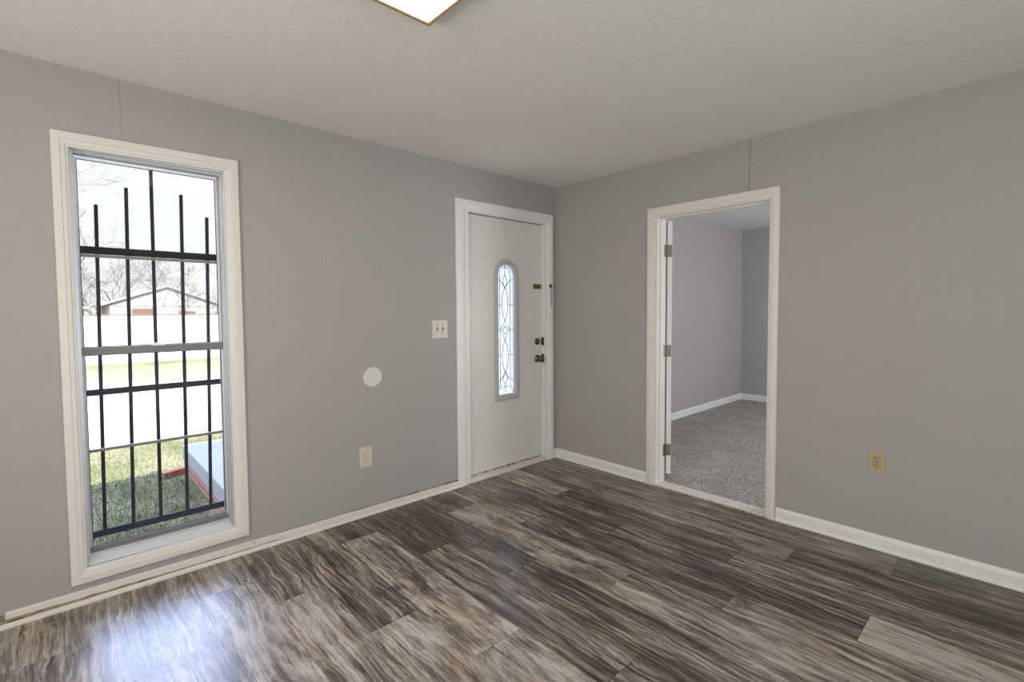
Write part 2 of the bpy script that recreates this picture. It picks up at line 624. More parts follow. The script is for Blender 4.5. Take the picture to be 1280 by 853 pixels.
def ragged_board(bm, xa, xb, rnd, zt0, zt1, low):
    """upper board whose lower edge has come away unevenly."""
    n = 60
    prev = None
    for i in range(n + 1):
        s = i / n
        x = xa + (xb - xa) * s
        zt = zt0 + (zt1 - zt0) * s
        zb = low(s) + rnd.uniform(-.002, .002)
        cur = [bm.verts.new((x, y, z)) for y, z in ((0, zb), (-.010, zb), (-.010, zt - .004), (-.006, zt), (0, zt))]
        if prev:
            for k in range(5):
                j = (k + 1) % 5
                bm.faces.new((prev[k], prev[j], cur[j], cur[k]))
        else:
            bm.faces.new(cur)
        prev = cur
    bm.faces.new(prev[::-1])


rnd = random.Random(3)
bm = B()
low = lambda s: (.027 + .013 * max(0, 1 - s * 3.2)) if s < .46 else .0215
ragged_board(bm, -3.508, -1.119, rnd, .068, .050, low)
obj('baseboard_front', bm, M['trim'], **S)
obj('baseboard_front_backing', bx(-3.505, -1.12, -.006, 0, .002, .060), M['bare_wood'], **S)
obj('baseboard_front_left', bx(-4.3, -3.518, -.011, 0, .022, .062), M['bare_wood'], bevel=.002, **S)
bm = B()
base_profile_x(bm, XL, -1.119, [(0, 0), (.016, 0), (.016, .008), (.012, .017), (.005, .0215), (0, .0215)])
obj('trim_1', bm, M['trim'], **S)
PB = [(0, .003), (.011, .003), (.011, .060), (.009, .070), (.004, .082), (0, .083)]
SH = [(0, 0), (.020, 0), (.020, .008), (.016, .016), (.011, .019), (0, .019)]
bm = B()
base_profile_y(bm, -.938, 0, PB)
obj('baseboard_right', bm, M['trim_white'], **S)
bm = B()
base_profile_y(bm, -.938, -.0, SH)
obj('trim_2', bm, M['trim_white'], **S)
bm = B()
base_profile_y(bm, YB, -1.870, PB)
obj('baseboard_right_near', bm, M['trim_white'], **S)
bm = B()
base_profile_y(bm, YB, -1.870, SH)
obj('trim_3', bm, M['trim_white'], **S)
PB2 = [(0, .006), (.012, .006), (.012, .078), (.006, .092), (0, .093)]
bm = B()
base_profile_x(bm, .12, XB, PB2)
obj('baseboard_bedroom', bm, M['trim_white'], **S)
bm = B()
base_profile_y(bm, YBB, 0, PB2, XB)
obj('baseboard_bedroom_far', bm, M['trim_white'], **S)
bm = B()
base_profile_x(bm, -.049, 0, PB)
obj('baseboard_front_corner', bm, M['trim_white'], **S)

# ------------------------------------------------------------------ window_1
def build_window():
    w = empty('window_1', (-2.936, 0, 0), kind='structure', label='tall single-hung window in white casing on the left wall', cat=None)
    P = lambda name, bm, m, par=w, **k: put(name, bm, m, par, **k)

    def put(name, bm, m, par, **k):
        o = obj(name, bm, m, None, **k)
        o.parent = par
        o.matrix_parent_inverse = Matrix.Translation((2.936, 0, 0))
        return o
    wsub = lambda name, bm, m, par, **k: obj(name, bm, m, par, **k)
    t3 = lambda a, b, h: (a, -h, b)
    outer = [(-3.298, .098), (-3.299, 2.148), (-2.563, 2.158), (-2.561, .104)]
    inner = [(-3.240, .166), (-3.242, 2.083), (-2.630, 2.090), (-2.630, .168)]
    P('casing', frame_sweep(B(), outer, inner, CASING, t3, True), M['trim'])
    # aluminium frame: stepped channels running round the opening
    a0, a1, z0, z1 = WIN
    bm = B()
    O = [(a0, z0), (a0, z1), (a1, z1), (a1, z0)]
    t4 = lambda a, b, h: (a, h, b)

    def ring(bm, i0, i1, y0, y1, bot=(0, 0)):
        o = [(a0 + i0, z0 + i0 + bot[0]), (a0 + i0, z1 - i0), (a1 - i0, z1 - i0), (a1 - i0, z0 + i0 + bot[0])]
        i = [(a0 + i1, z0 + i1 + bot[1]), (a0 + i1, z1 - i1), (a1 - i1, z1 - i1), (a1 - i1, z0 + i1 + bot[1])]
        frame_sweep(bm, o, i, [(0, y0), (0, y1), (1, y1), (1, y0)], t4, True)
    ring(bm, 0, .009, .004, .024)
    ring(bm, 0, .016, .030, .038)
    ring(bm, 0, .013, .038, .052)
    ring(bm, 0, .020, .052, .058)
    ring(bm, 0, .016, .058, .110)
    ring(bm, 0, .026, .110, .122)
    P('frame', bm, M['alu'])
    bm = B()
    v = [bm.verts.new(p) for p in ((a0 + .009, .004, .168), (a1 - .009, .004, .168), (a1 - .016, .050, .190), (a0 + .016, .050, .190), (a0 + .016, .050, .158), (a1 - .016, .050, .158), (a1 - .009, .004, .158), (a0 + .009, .004, .158))]
    for f in ((0, 1, 2, 3), (3, 2, 5, 4), (4, 5, 6, 7), (7, 6, 1, 0), (0, 3, 4, 7), (1, 6, 5, 2)):
        bm.faces.new([v[i] for i in f])
    P('sill', bm, M['sill'])
    bm = B()
    box(bm, a0 + .016, a1 - .016, .050, .064, .158, .206)
    box(bm, a0 + .016, a1 - .016, .064, .074, .158, .218)
    P('sill_track', bm, M['alu'])
    x0, x1 = a0 + .018, a1 - .018

    def sash(name, zb, zt, y, rb, rt, mat, mid, mm):
        bm = B()
        s = .012
        o = [(x0, zb), (x0, zt), (x1, zt), (x1, zb)]
        i = [(x0 + s, zb + rb), (x0 + s, zt - rt), (x1 - s, zt - rt), (x1 - s, zb + rb)]
        frame_sweep(bm, o, i, [(0, y), (0, y + .022), (1, y + .020), (1, y + .003)], t4, True)
        so = P(name, bm, M['alu'])
        pn = bx(x0 + s - .004, x1 - s + .004, y + .009, y + .012, zb + rb - .004, zt - rt + .004)
        pane = put('pane', pn, M['glass'], so)
        pane.matrix_parent_inverse = so.matrix_world.inverted() @ Matrix.Identity(4)
        pane.parent = so
        mb = put('glazing_bar', bx(x0 + s, x1 - s, y + .004, y + .018, mid - .0065, mid + .0065), mm, so)
        gk = B()
        e = .003
        ii = [(x0 + s + e, zb + rb + e), (x0 + s + e, zt - rt - e), (x1 - s - e, zt - rt - e), (x1 - s - e, zb + rb + e)]
        frame_sweep(gk, i, ii, [(0, y + .004), (0, y + .009), (1, y + .009), (1, y + .004)], t4, True)
        put('gasket', gk, M['gasket'], so)
        for c in list(so.children):
            c.matrix_parent_inverse = Matrix.Identity(4)
        return so
    up = sash('upper_sash', 1.150, 2.074, .082, .030, .014, M['alu'], 1.614, M['alu_dark'])
    lo = sash('lower_sash', .206, 1.178, .060, .024, .034, M['alu'], .688, M['alu_dark'])
    # dark weathered rails of the lower sash
    mr = put('meeting_rail', bx(x0, x1, .055, .081, 1.144, 1.178), M['alu_dark'], lo)
    br = put('bottom_rail', bx(x0, x1, .056, .080, .206, .230), M['alu_dark'], lo)
    lk = B()
    box(lk, -2.965, -2.905, .048, .070, 1.178, 1.186)
    tube(lk, (-2.935, .058, 1.186), (-2.935, .058, 1.192), .011, .010, 12)
    box(lk, -2.965, -2.930, .052, .060, 1.186, 1.191)
    lk = put('sash_lock', lk, M['alu'], lo)
    for c in (mr, br, lk):
        c.matrix_parent_inverse = Matrix.Identity(4)
    for so in (up, lo):
        for c in so.children:
            pass
    # nail heads and pin holes in the casing
    return w


# children keep world coordinates: parents made as empties with an inverse translation
def adopt(child, parent):
    """parent without moving the child (meshes are built in world coordinates)."""
    child.parent = parent
    p = parent
    mtx = Matrix.Identity(4)
    chain = []
    while p:
        chain.append(p)
        p = p.parent
    for q in reversed(chain):
        mtx = mtx @ q.matrix_parent_inverse @ q.matrix_basis
    child.matrix_parent_inverse = mtx.inverted()
    return child


build_window()

# ------------------------------------------------------------------ door_1 (front door)
def arch_loop(cx, hw, zb, zs, n=20):
    pts = [(cx - hw, zb), (cx + hw, zb)]
    for i in range(n + 1):
        a = PI * i / n
        pts.append((cx + hw * math.cos(a), zs + hw * math.sin(a)))
    return pts


def ring_between(bm, A, Bp, y0, y1, to):
    """solid ring between two matching loops."""
    n = len(A)
    lo = [[bm.verts.new(to(p, y)) for p in L] for L, y in ((A, y0), (A, y1), (Bp, y1), (Bp, y0))]
    for k in range(4):
        P, Q = lo[k], lo[(k + 1) % 4]
        for i in range(n):
            j = (i + 1) % n
            bm.faces.new((P[i], P[j], Q[j], Q[i]))


def build_front_door():
    d = empty('door_1', (-.57, .04, 0), kind='structure', label='white front door with arched leaded glass light in the corner')
    A = lambda name, bm, m, par=d, **k: adopt(obj(name, bm, m, **k), par)
    t3 = lambda a, b, h: (a, -h, b)
    outer = [(-1.118, 0), (-1.118, 2.184), (-.050, 2.188), (-.050, 0)]
    inner = [(-1.030, 0), (-1.030, 2.110), (-.120, 2.114), (-.120, 0)]
    A('casing', frame_sweep(B(), outer, inner, CASING, t3, False), M['trim_white'])
    bm = B()
    box(bm, FD[0], -.992, .001, .150, 0, 2.118)
    box(bm, -.146, FD[1], .001, .150, 0, 2.118)
    box(bm, -.992, -.146, .001, .150, 2.099, 2.118)
    box(bm, -.992, -.980, .088, .102, 0, 2.099)
    box(bm, -.158, -.146, .088, .102, 0, 2.099)
    box(bm, -.980, -.158, .088, .102, 2.088, 2.099)
    A('jamb', bm, M['trim_white'])
    bm = bx(-.992, -.146, -.012, .150, .0, .030)
    A('threshold', bm, M['worn'], bevel=.004)
    bm = bx(-.990, -.148, .041, .083, .028, .0458)
    A('weather_strip', bm, M['worn_edge'])
    # slab with the arched opening
    SX0, SX1, SZ0, SZ1, Y0, Y1 = -.986, -.152, .046, 2.092, .040, .084
    cx, zs = -.572, 1.634
    hole = arch_loop(cx, .096, .640, zs)
    bm = B()
    e = []
    for L in ([(SX0, SZ0), (SX1, SZ0), (SX1, SZ1), (SX0, SZ1)], hole):
        vs_ = [bm.verts.new((p[0], Y0, p[1])) for p in L]
        e += [bm.edges.new((vs_[i], vs_[(i + 1) % len(vs_)])) for i in range(len(vs_))]
    bmesh.ops.triangle_fill(bm, edges=e, use_beauty=True, use_dissolve=False)
    ex = bmesh.ops.extrude_face_region(bm, geom=list(bm.faces))
    for v in ex['geom']:
        if isinstance(v, bmesh.types.BMVert):
            v.co.y = Y1
    slab = A('door_panel', bm, M['door_white'])
    to = lambda p, y: (p[0], y, p[1])
    bm = B()
    ring_between(bm, arch_loop(cx, .133, .594, zs), arch_loop(cx, .122, .606, zs), .0399, .026, to)
    ring_between(bm, arch_loop(cx, .122, .606, zs), arch_loop(cx, .104, .630, zs), .0399, .022, to)
    ring_between(bm, arch_loop(cx, .104, .630, zs), arch_loop(cx, .092, .645, zs), .052, .032, to)
    A('glass_frame', bm, M['insert'], slab, label='grey arched moulding around the glass')
    bm = B()
    L = arch_loop(cx, .0958, .6402, zs)
    a = [bm.verts.new((p[0], .056, p[1])) for p in L]
    b = [bm.verts.new((p[0], .062, p[1])) for p in L]
    bm.faces.new(a)
    bm.faces.new(b[::-1])
    for i in range(len(L)):
        j = (i + 1) % len(L)
        bm.faces.new((a[i], b[i], b[j], a[j]))
    A('glass', bm, M['leaded_glass'], slab)
    # lead pattern; local units: u in half widths, y in photo rows 95..790
    U = lambda u, y: (cx + u * .092, .0545, 1.725 - (y - 95) * (1.080 / 695))
    bm = B()

    def line(pts, r=.0027):
        for p, q in zip(pts, pts[1:]):
            tube(bm, U(*p), U(*q), r, r, 5)

    def curve(p0, p1, p2, p3, n=10):
        pts = []
        for i in range(n + 1):
            t = i / n
            s = 1 - t
            pts.append(tuple(s**3 * p0[k] + 3 * s * s * t * p1[k] + 3 * s * t * t * p2[k] + t**3 * p3[k] for k in (0, 1)))
        line(pts)
    ys = 95 + (1.725 - 1.634) * 695 / 1.080
    for s in (-1, 1):
        line([(s * .62, ys), (s * .62, 752)])
        line([(s * .62, 752), (s * 1.0, 785)])
        curve((s * .62, ys), (s * .62, ys - 34), (s * .34, ys - 44), (0, ys - 44))
        curve((s * 1.0, 172), (s * .7, 172), (s * .25, 195), (0, 222))       # top tie into the long oval
        curve((0, 215), (s * .50, 265), (s * .50, 345), (0, 396))            # upper oval
        curve((0, 496), (s * .50, 545), (s * .50, 625), (0, 676))            # lower oval
        curve((0, 668), (s * .25, 700), (s * .6, 718), (s * 1.0, 718))
        line([(0, 148), (s * .30, 184), (0, 222)])
        line([(0, 396), (s * .58, 445), (0, 497)])
        line([(0, 424), (s * .27, 447), (0, 470)])
        line([(s * .27, 447), (s * .43, 432)])
        line([(0, 672), (s * .32, 708), (0, 738)])
        for y, u in ((310, .37), (445, .58), (580, .37)):
            line([(s * u, y), (s * 1.0, y)])
    line([(-.62, 752), (.62, 752)])
    line([(0, 95), (0, 148)])
    line([(0, 738), (0, 785)])
    A('lead_pattern', bm, M['came'], slab)
    # hardware
    bm = lathe(B(), (-.204, .040, .916), (0, -1, 0), [(0, .033), (.004, .034), (.010, .030), (.014, .014), (.034, .013), (.040, .022), (.050, .028), (.062, .026), (.070, .016), (.071, .008), (.069, .004)])
    A('door_knob', bm, M['bronze'], slab, smooth=True)
    bm = lathe(B(), (-.208, .040, 1.068), (0, -1, 0), [(0, .031), (.006, .031), (.012, .026), (.014, .012), (.016, .010)])
    tb = box(bm, -.214, -.202, .014, .028, 1.050, 1.086)
    A('deadbolt', bm, M['bronze'], slab)
    bm = bx(-.252, -.160, .034, .040, 1.533, 1.573)
    box(bm, -.246, -.170, .030, .034, 1.549, 1.557)
    for x in (-.244, -.168):
        for z in (1.540, 1.566):
            tube(bm, (x, .034, z), (x, .0315, z), .0035, .003, 8)
    A('chain_track', bm, M['brass'], slab)
    for z in (1.876, 1.069, .274):
        bm = B()
        tube(bm, (-.988, .033, z - .047), (-.988, .033, z + .047), .007, .007, 10)
        for k in (-.052, .052):
            tube(bm, (-.988, .033, z + k * .9), (-.988, .033, z + k * 1.08), .0045, .003, 8)
        box(bm, -.986, -.962, .038, .0398, z - .045, z + .045)
        A('hinge', bm, M['door_white'], slab)
    bm = lathe(B(), (-.342, .040, 1.907), (0, -1, 0), [(0, .004), (.002, .004), (.003, .002)], 10)
    A('nail', bm, M['brass'], slab)
    # strike plates on the jamb and the chain on the casing
    for z, h in ((1.068, .035), (.916, .038)):
        bm = bx(-.1478, -.1462, .012, .052, z - h, z + h)
        A('strike_plate', bm, M['gasket'])
    bm = bx(-.104, -.074, -.024, -.012, 1.545, 1.575)
    tube(bm, (-.089, -.024, 1.560), (-.089, -.032, 1.560), .007, .005, 10)
    kp = A('chain_keeper', bm, M['bronze'])
    bm = B()
    rr = random.Random(2)
    z = 1.545
    i = 0
    while z > 1.40:
        n = 10
        ang = (i % 2) * PI / 2
        pts = []
        for k in range(n):
            t = 2 * PI * k / n
            a = .0035 * math.cos(t)
            pts.append(Vector((-.091 + a * math.cos(ang), -.029 + a * math.sin(ang) * .8, z - .005 + .0065 * math.sin(t))))
        for k in range(n):
            tube(bm, pts[k], pts[(k + 1) % n], .0011, .0011, 5)
        z -= .0105
        i += 1
    lathe(bm, (-.091, -.029, z + .002), (0, 0, -1), [(0, .002), (.004, .005), (.008, .005), (.010, .002)], 10)
    A('chain', bm, M['bronze'], kp)
    # worn raw edge of the slab beside the jamb
    return d


build_front_door()

# ------------------------------------------------------------------ door_2 (bedroom doorway, door swung into the bedroom)
def build_bedroom_door():
    d = empty('door_2', (.06, -1.41, 0), kind='structure', label='white cased bedroom doorway in the right wall, door swung open inside')
    A = lambda name, bm, m, par=d, **k: adopt(obj(name, bm, m, **k), par)
    t3 = lambda a, b, h: (-h, a, b)
    outer = [(-.940, 0), (-.940, 2.103), (-1.866, 2.103), (-1.866, 0)]
    inner = [(-1.008, 0), (-1.008, 2.036), (-1.806, 2.032), (-1.806, 0)]
    A('casing', frame_sweep(B(), outer, inner, CASING, t3, False), M['trim'])
    t5 = lambda a, b, h: (.12 + h, a, b)
    A('casing_bedroom_side', frame_sweep(B(), [(-.940, .006), (-.940, 2.103), (-1.880, 2.103), (-1.880, .006)], [(-1.018, .006), (-1.018, 2.036), (-1.806, 2.032), (-1.806, .006)], CASING, t5, False), M['trim_white'])
    bm = B()
    box(bm, -.001, .121, -1.018, DW[1], 0, 2.030)
    box(bm, -.001, .121, DW[0], -1.804, 0, 2.030)
    box(bm, -.001, .121, DW[0], DW[1], 2.030, 2.048)
    box(bm, .040, .082, -1.028, -1.018, 0, 2.030)
    box(bm, .040, .082, -1.804, -1.794, 0, 2.030)
    box(bm, .040, .082, -1.794, -1.028, 2.020, 2.030)
    A('jamb', bm, M['trim'])
    bm = bx(-.010, .105, -1.804, -1.018, .0, .011)
    A('threshold', bm, M['worn'], bevel=.003)
    bm = bx(-.018, -.010, -1.806, -1.008, .0, .005)
    A('threshold_edge', bm, M['worn_edge'])
    # the door leaf, opened about 125 degrees about its hinge pin
    pin = Vector((.134, -1.024, 0))
    ang = rad(35)
    RM = Matrix.Translation(pin) @ Matrix.Rotation(ang, 4, 'Z')
    bm = bx(.004, .760, -.038, -.003, .060, 2.022)
    bm.transform(RM)
    leaf = A('door_panel', bm, M['trim_white'])
    kb = B()
    for s, y in ((1, -.003), (-1, -.038)):
        lathe(kb, (.695, y, .94), (0, s, 0), [(0, .030), (.006, .030), (.012, .013), (.034, .012), (.042, .024), (.056, .027), (.064, .015)])
    kb.transform(RM)
    A('door_knob', kb, M['bronze'], leaf, smooth=True)
    for z in (1.792, 1.024, .250):
        bm = B()
        box(bm, .0025, .0042, -.036, -.004, z - .045, z + .045)
        for q in (-.03, 0, .03):
            tube(bm, (.0025, -.022 + (.006 if q else -.006), z + q), (.0008, -.022 + (.006 if q else -.006), z + q), .004, .003, 8)
        bm.transform(RM)
        tube(bm, (pin.x, pin.y, z - .046), (pin.x, pin.y, z + .046), .006, .006, 10)
        tube(bm, (pin.x, pin.y, z + .046), (pin.x, pin.y, z + .052), .0045, .003, 10)
        box(bm, .090, .126, -1.0198, -1.0182, z - .045, z + .045)
        A('hinge', bm, M['nickel'], leaf, label='dull steel butt hinge')
    return d


build_bedroom_door()

# ------------------------------------------------------------------ wall plates
def outlet(name, loc, rz, w, h, mat, label, screw):
    r = empty(name, loc, rz, label=label, cat='outlet')
    bm = bx(-w / 2, w / 2, -.006, 0, -h / 2, h / 2)
    obj('plate', bm, mat, r, bevel=.0022)
    for s in (-1, 1):
        bm = B()
        lathe(bm, (0, -.006, s * h * .165), (0, -1, 0), [(0, w * .235), (.0022, w * .230), (.0028, w * .215)], 28)
        f = obj('receptacle', bm, mat, r)
        gp = B()
        ca = [(w * .252 * math.cos(2 * PI * i / 28), s * h * .165 + w * .252 * math.sin(2 * PI * i / 28)) for i in range(28)]
        ci = [(w * .236 * math.cos(2 * PI * i / 28), s * h * .165 + w * .236 * math.sin(2 * PI * i / 28)) for i in range(28)]
        frame_sweep(gp, ca, ci, [(0, .0058), (0, .0064), (1, .0064), (1, .0058)], lambda a, b, k: (a, -k, b), True)
        obj('shade_ring', gp, M['bronze'], f)  # dark ring coloured in as the shade around the receptacle
        for q in (-1, 1):
            hh = .0055 if q < 0 else .0045
            obj('slot', bx(q * w * .10 - .0018, q * w * .10 + .0018, -.0093, -.0070, s * h * .165 + .003 - hh, s * h * .165 + .003 + hh), M['slot'], f)
        bm = B()
        tube(bm, (0, -.0070, s * h * .165 - .0105), (0, -.0093, s * h * .165 - .0105), .0028, .0028, 12)
        obj('ground_hole', bm, M['slot'], f)
    bm = lathe(B(), (0, -.006, 0), (0, -1, 0), [(0, .0038), (.0012, .0036), (.0016, .002)], 12)
    obj('screw', bm, screw, r)
    return r


outlet('wall_outlet', (-1.8605, 0, .393), 0, .086, .131, M['ivory'], 'ivory duplex outlet low on the left wall below the white disc', M['ivory'])
outlet('wall_outlet', (0, -2.3835, .491), rad(-90), .073, .121, M['almond'], 'yellowish almond duplex outlet low on the right wall past the doorway', M['slot'])

sw = empty('light_switch', (-1.266, 0, 1.2105), label='ivory double toggle switch plate beside the front door', cat='light switch')
obj('plate', bx(-.0675, .0675, -.006, 0, -.066, .066), M['ivory'], sw, bevel=.0022)
for x in (-.024, .024):
    bm = bx(x - .006, x + .006, -.0075, -.0055, -.013, .013)
    fr = obj('toggle_slot', bm, M['slot'], sw)
    bm = bx(x - .0042, x + .0042, -.018, -.0065, -.010, .002)
    for v in bm.verts:
        if v.co.y < -.012:
            v.co.z -= .004
    obj('toggle', bm, M['ivory'], sw)
    for z in (-.030, .030):
        bm = lathe(B(), (x, -.006, z), (0, -1, 0), [(0, .0038), (.0012, .0036), (.0016, .002)], 12)
        obj('screw', bm, M['bronze'], sw)

bm = lathe(B(), (-1.801, 0, .911), (0, -1, 0), [(0, .066), (.004, .0665), (.008, .064), (.0095, .058), (.0098, .02)], 56)
tag(obj('wall_cover_disc', bm, M['white_plastic'], smooth=False), label='plain white round cover plate on the left wall above the ivory outlet', cat='cover plate')

# ------------------------------------------------------------------ ceiling light
cl = empty('ceiling_light', (-2.555, -1.70, 2.44), label='lit square flush ceiling light with thin beige wooden frame', cat='ceiling light')
hw = .305
t6 = lambda a, b, h: (a, b, -h)
o_ = [(-hw, -hw), (-hw, hw), (hw, hw), (hw, -hw)]
i_ = [(-hw + .022, -hw + .022), (-hw + .022, hw - .022), (hw - .022, hw - .022), (hw - .022, -hw + .022)]
obj('frame', frame_sweep(B(), o_, i_, [(0, 0), (0, .040), (.25, .046), (.85, .044), (1, .034), (1, 0)], t6, True), M['light_wood'], cl)
obj('diffuser', bx(-hw + .0221, hw - .0221, -hw + .0221, hw - .0221, -.036, -.030), M['diffuser'], cl)

# ------------------------------------------------------------------ small bits on the floor
def chip(name, x, y, z, s, m, label, seed):
    rr = random.Random(seed)
    bm = B()
    top = [bm.verts.new((x + s * math.cos(a) * rr.uniform(.6, 1.1), y + s * .6 * math.sin(a) * rr.uniform(.6, 1.1), z + s * rr.uniform(.3, .6))) for a in [i * PI / 4 for i in range(8)]]
    low_ = [bm.verts.new((v.co.x, v.co.y, z)) for v in top]
    bm.faces.new(top)
    bm.faces.new(low_[::-1])
    for i in range(8):
        j = (i + 1) % 8
        bm.faces.new((low_[i], low_[j], top[j], top[i]))
    tag(obj(name, bm, m), label=label, cat='debris')


chip('paint_chip', -2.661, -.306, .0, .008, M['chip'], 'tiny rust red chip lying on the floor near the window corner', 1)
chip('paint_chip', -.986, -.255, .0, .006, M['chip_pale'], 'tiny pale speck lying on the dark floor before the front door', 2)

# ------------------------------------------------------------------ outdoors
GZ = -.43
obj('lawn', bx(-30, 40, .15, 5.3, GZ - .3, GZ), M['grass'], **S)
obj('street', bx(-30, 40, 5.3, 12.9, GZ - .3, GZ - .004), M['concrete'], **S)
obj('curb', bx(-30, 40, 12.9, 13.15, GZ - .3, GZ + .03), M['concrete'], **S)
obj('verge', bx(-30, 40, 13.15, 18.9, GZ - .3, GZ), M['grass_far'], **S)
obj('sidewalk', bx(-30, 40, 18.9, 20.2, GZ - .3, GZ + .006), M['concrete'], **S)
obj('yard', bx(-30, 40, 20.2, 60, GZ - .3, GZ), M['grass_far'], **S)


def blades():
    rr = random.Random(5)
    bm = B()
    for _ in range(22000):
        y = .3 + 5.0 * rr.random() ** 1.35
        xc = -3.2944 + (y + 2.957) * rr.uniform(-.12, .36)
        if y < 3.4 and xc > -2.40 or (abs(xc + 2.45) < .13 and abs(y - 3.40) < .10):
            continue
        h = rr.uniform(.02, .05)
        a = rr.uniform(0, 2 * PI)
        w = rr.uniform(.0018, .0038)
        lean = Vector((rr.uniform(-1, 1), rr.uniform(-1, 1), 0)) * h * .7
        d = Vector((math.cos(a), math.sin(a), 0)) * w
        p = Vector((xc, y, GZ))
        m1 = p + lean * .35 + Vector((0, 0, h * .6))
        bm.faces.new([bm.verts.new(q) for q in (p - d, p + d, m1 + d * .7, m1 - d * .7)])
        tp = p + lean + Vector((0, 0, h))
        bm.faces.new([bm.verts.new(q) for q in (m1 - d * .7, m1 + d * .7, tp)])
    return bm


t = NT('grass_blade')
oi = t.noise(t.coord(), 9, 3, .7)
M['blade'] = t.base(t.ramp(oi, [(.3, (.15, .175, .06)), (.5, (.255, .255, .115)), (.68, (.44, .40, .25))]), .8, 0, .2)
tag(obj('grass', blades(), M['blade']), label='short patchy grass blades on the lawn below the window', cat='grass', kind='stuff')


def fallen_leaves():
    rr = random.Random(9)
    bm = B()
    for _ in range(420):
        y = rr.uniform(.9, 3.6)
        x = -3.2944 + (y + 2.957) * rr.uniform(.02, .17)
        if x > -2.38 or (abs(x + 2.45) < .14 and abs(y - 3.40) < .12):
            continue
        s = rr.uniform(.012, .03)
        a = rr.uniform(0, 2 * PI)
        c = Vector((x, y, GZ + rr.uniform(.02, .045)))
        e1 = Vector((math.cos(a), math.sin(a), rr.uniform(-.4, .4))) * s
        e2 = Vector((-math.sin(a), math.cos(a), rr.uniform(-.4, .4))) * s * .5
        bm.faces.new([bm.verts.new(c + p) for p in (-e1, -e1 * .2 + e2, e1 * .5 + e2 * .8, e1, e1 * .4 - e2, -e1 * .3 - e2)])
    return bm


tag(obj('fallen_leaves', fallen_leaves(), M['leaf']), label='dark fallen leaves scattered over the shaded grass', cat='leaves', kind='stuff')

# porch
po = empty('porch', (-1.2, 1.7, GZ), label='low brick porch with grey concrete slab outside the window', cat='porch')
bm = bx(-2.36, .35, .15, 3.36, -.262, -.105)
adopt(obj('slab', bm, M['porch_conc'], bevel=.012), po)
bm = bx(-2.325, .32, .15, 3.32, GZ - .05, -.262)
adopt(obj('brick_base', bm, M['brick']), po)

lb = empty('loose_brick', (-2.45, 3.40, GZ), rad(18), label='loose orange red brick lying in the grass by the porch', cat='brick')
bm = bx(-.10, .10, -.046, .046, 0, .058)
obj('body', bm, M['brick'], lb, bevel=.006)

# window guard
wg = empty('window_guard', (-2.92, .2, .2), label='black iron bar guard outside the window with bars of stepped height', cat='window guard')
GA = lambda name, bm, m, par=wg, **k: adopt(obj(name, bm, m, **k), par)
for (xb_, zt, xt) in ((-3.164, 1.875, -3.146), (-3.050, 1.976, -3.026), (-2.934, 2.140, -2.921), (-2.815, 1.977, -2.793), (-2.703, 1.871, -2.676)):
    bm = B()
    h = .0075
    lo_ = [bm.verts.new((xb_ + a, .2 + b, .236)) for a, b in ((-h, -h), (h, -h), (h, h), (-h, h))]
    hi_ = [bm.verts.new((xt + a, .2 + b, zt)) for a, b in ((-h, -h), (h, -h), (h, h), (-h, h))]
    bm.faces.new(lo_[::-1])
    bm.faces.new(hi_)
    for i in range(4):
        j = (i + 1) % 4
        bm.faces.new((lo_[i], lo_[j], hi_[j], hi_[i]))
    GA('bar', bm, M['iron'])
for z, hh in ((1.650, .018), (.950, .015), (.242, .016)):
    GA('rail', bx(-3.255, -2.629, .187, .199, z - hh, z + hh), M['iron'])
for x in (-3.262, -2.622):
    GA('end_bar', bx(x - .007, x + .007, .1875, .2025, .236, 2.0), M['iron'])
    for z in (1.650, .950, .242):
        GA('bracket', bx(x - .012, x + .012, .150, .1875, z - .012, z + .012), M['iron'])

# fence
FY = 19.5
fn = empty('fence', (4, FY, GZ), label='long white board fence across the street', cat='fence')
FA = lambda name, bm, m, par=fn, **k: adopt(obj(name, bm, m, **k), par)
bm = B()
x = -20.0
rr = random.Random(4)
while x < 34:
    box(bm, x, x + .146, FY, FY + .02, GZ + .03, 1.255 + rr.uniform(-.006, .006))
    x += .15
FA('boards', bm, M['fence'])
FA('cap_rail', bx(-20, 34, FY - .03, FY + .07, 1.262, 1.30), M['cap'])
FA('back_rail', bx(-20, 34, FY + .02, FY + .06, .2, .29), M['fence'])
k = -20.0
while k < 34.1:
    FA('post', bx(k - .05, k + .05, FY + .021, FY + .12, GZ, 1.26), M['fence'])
    k += 2.7

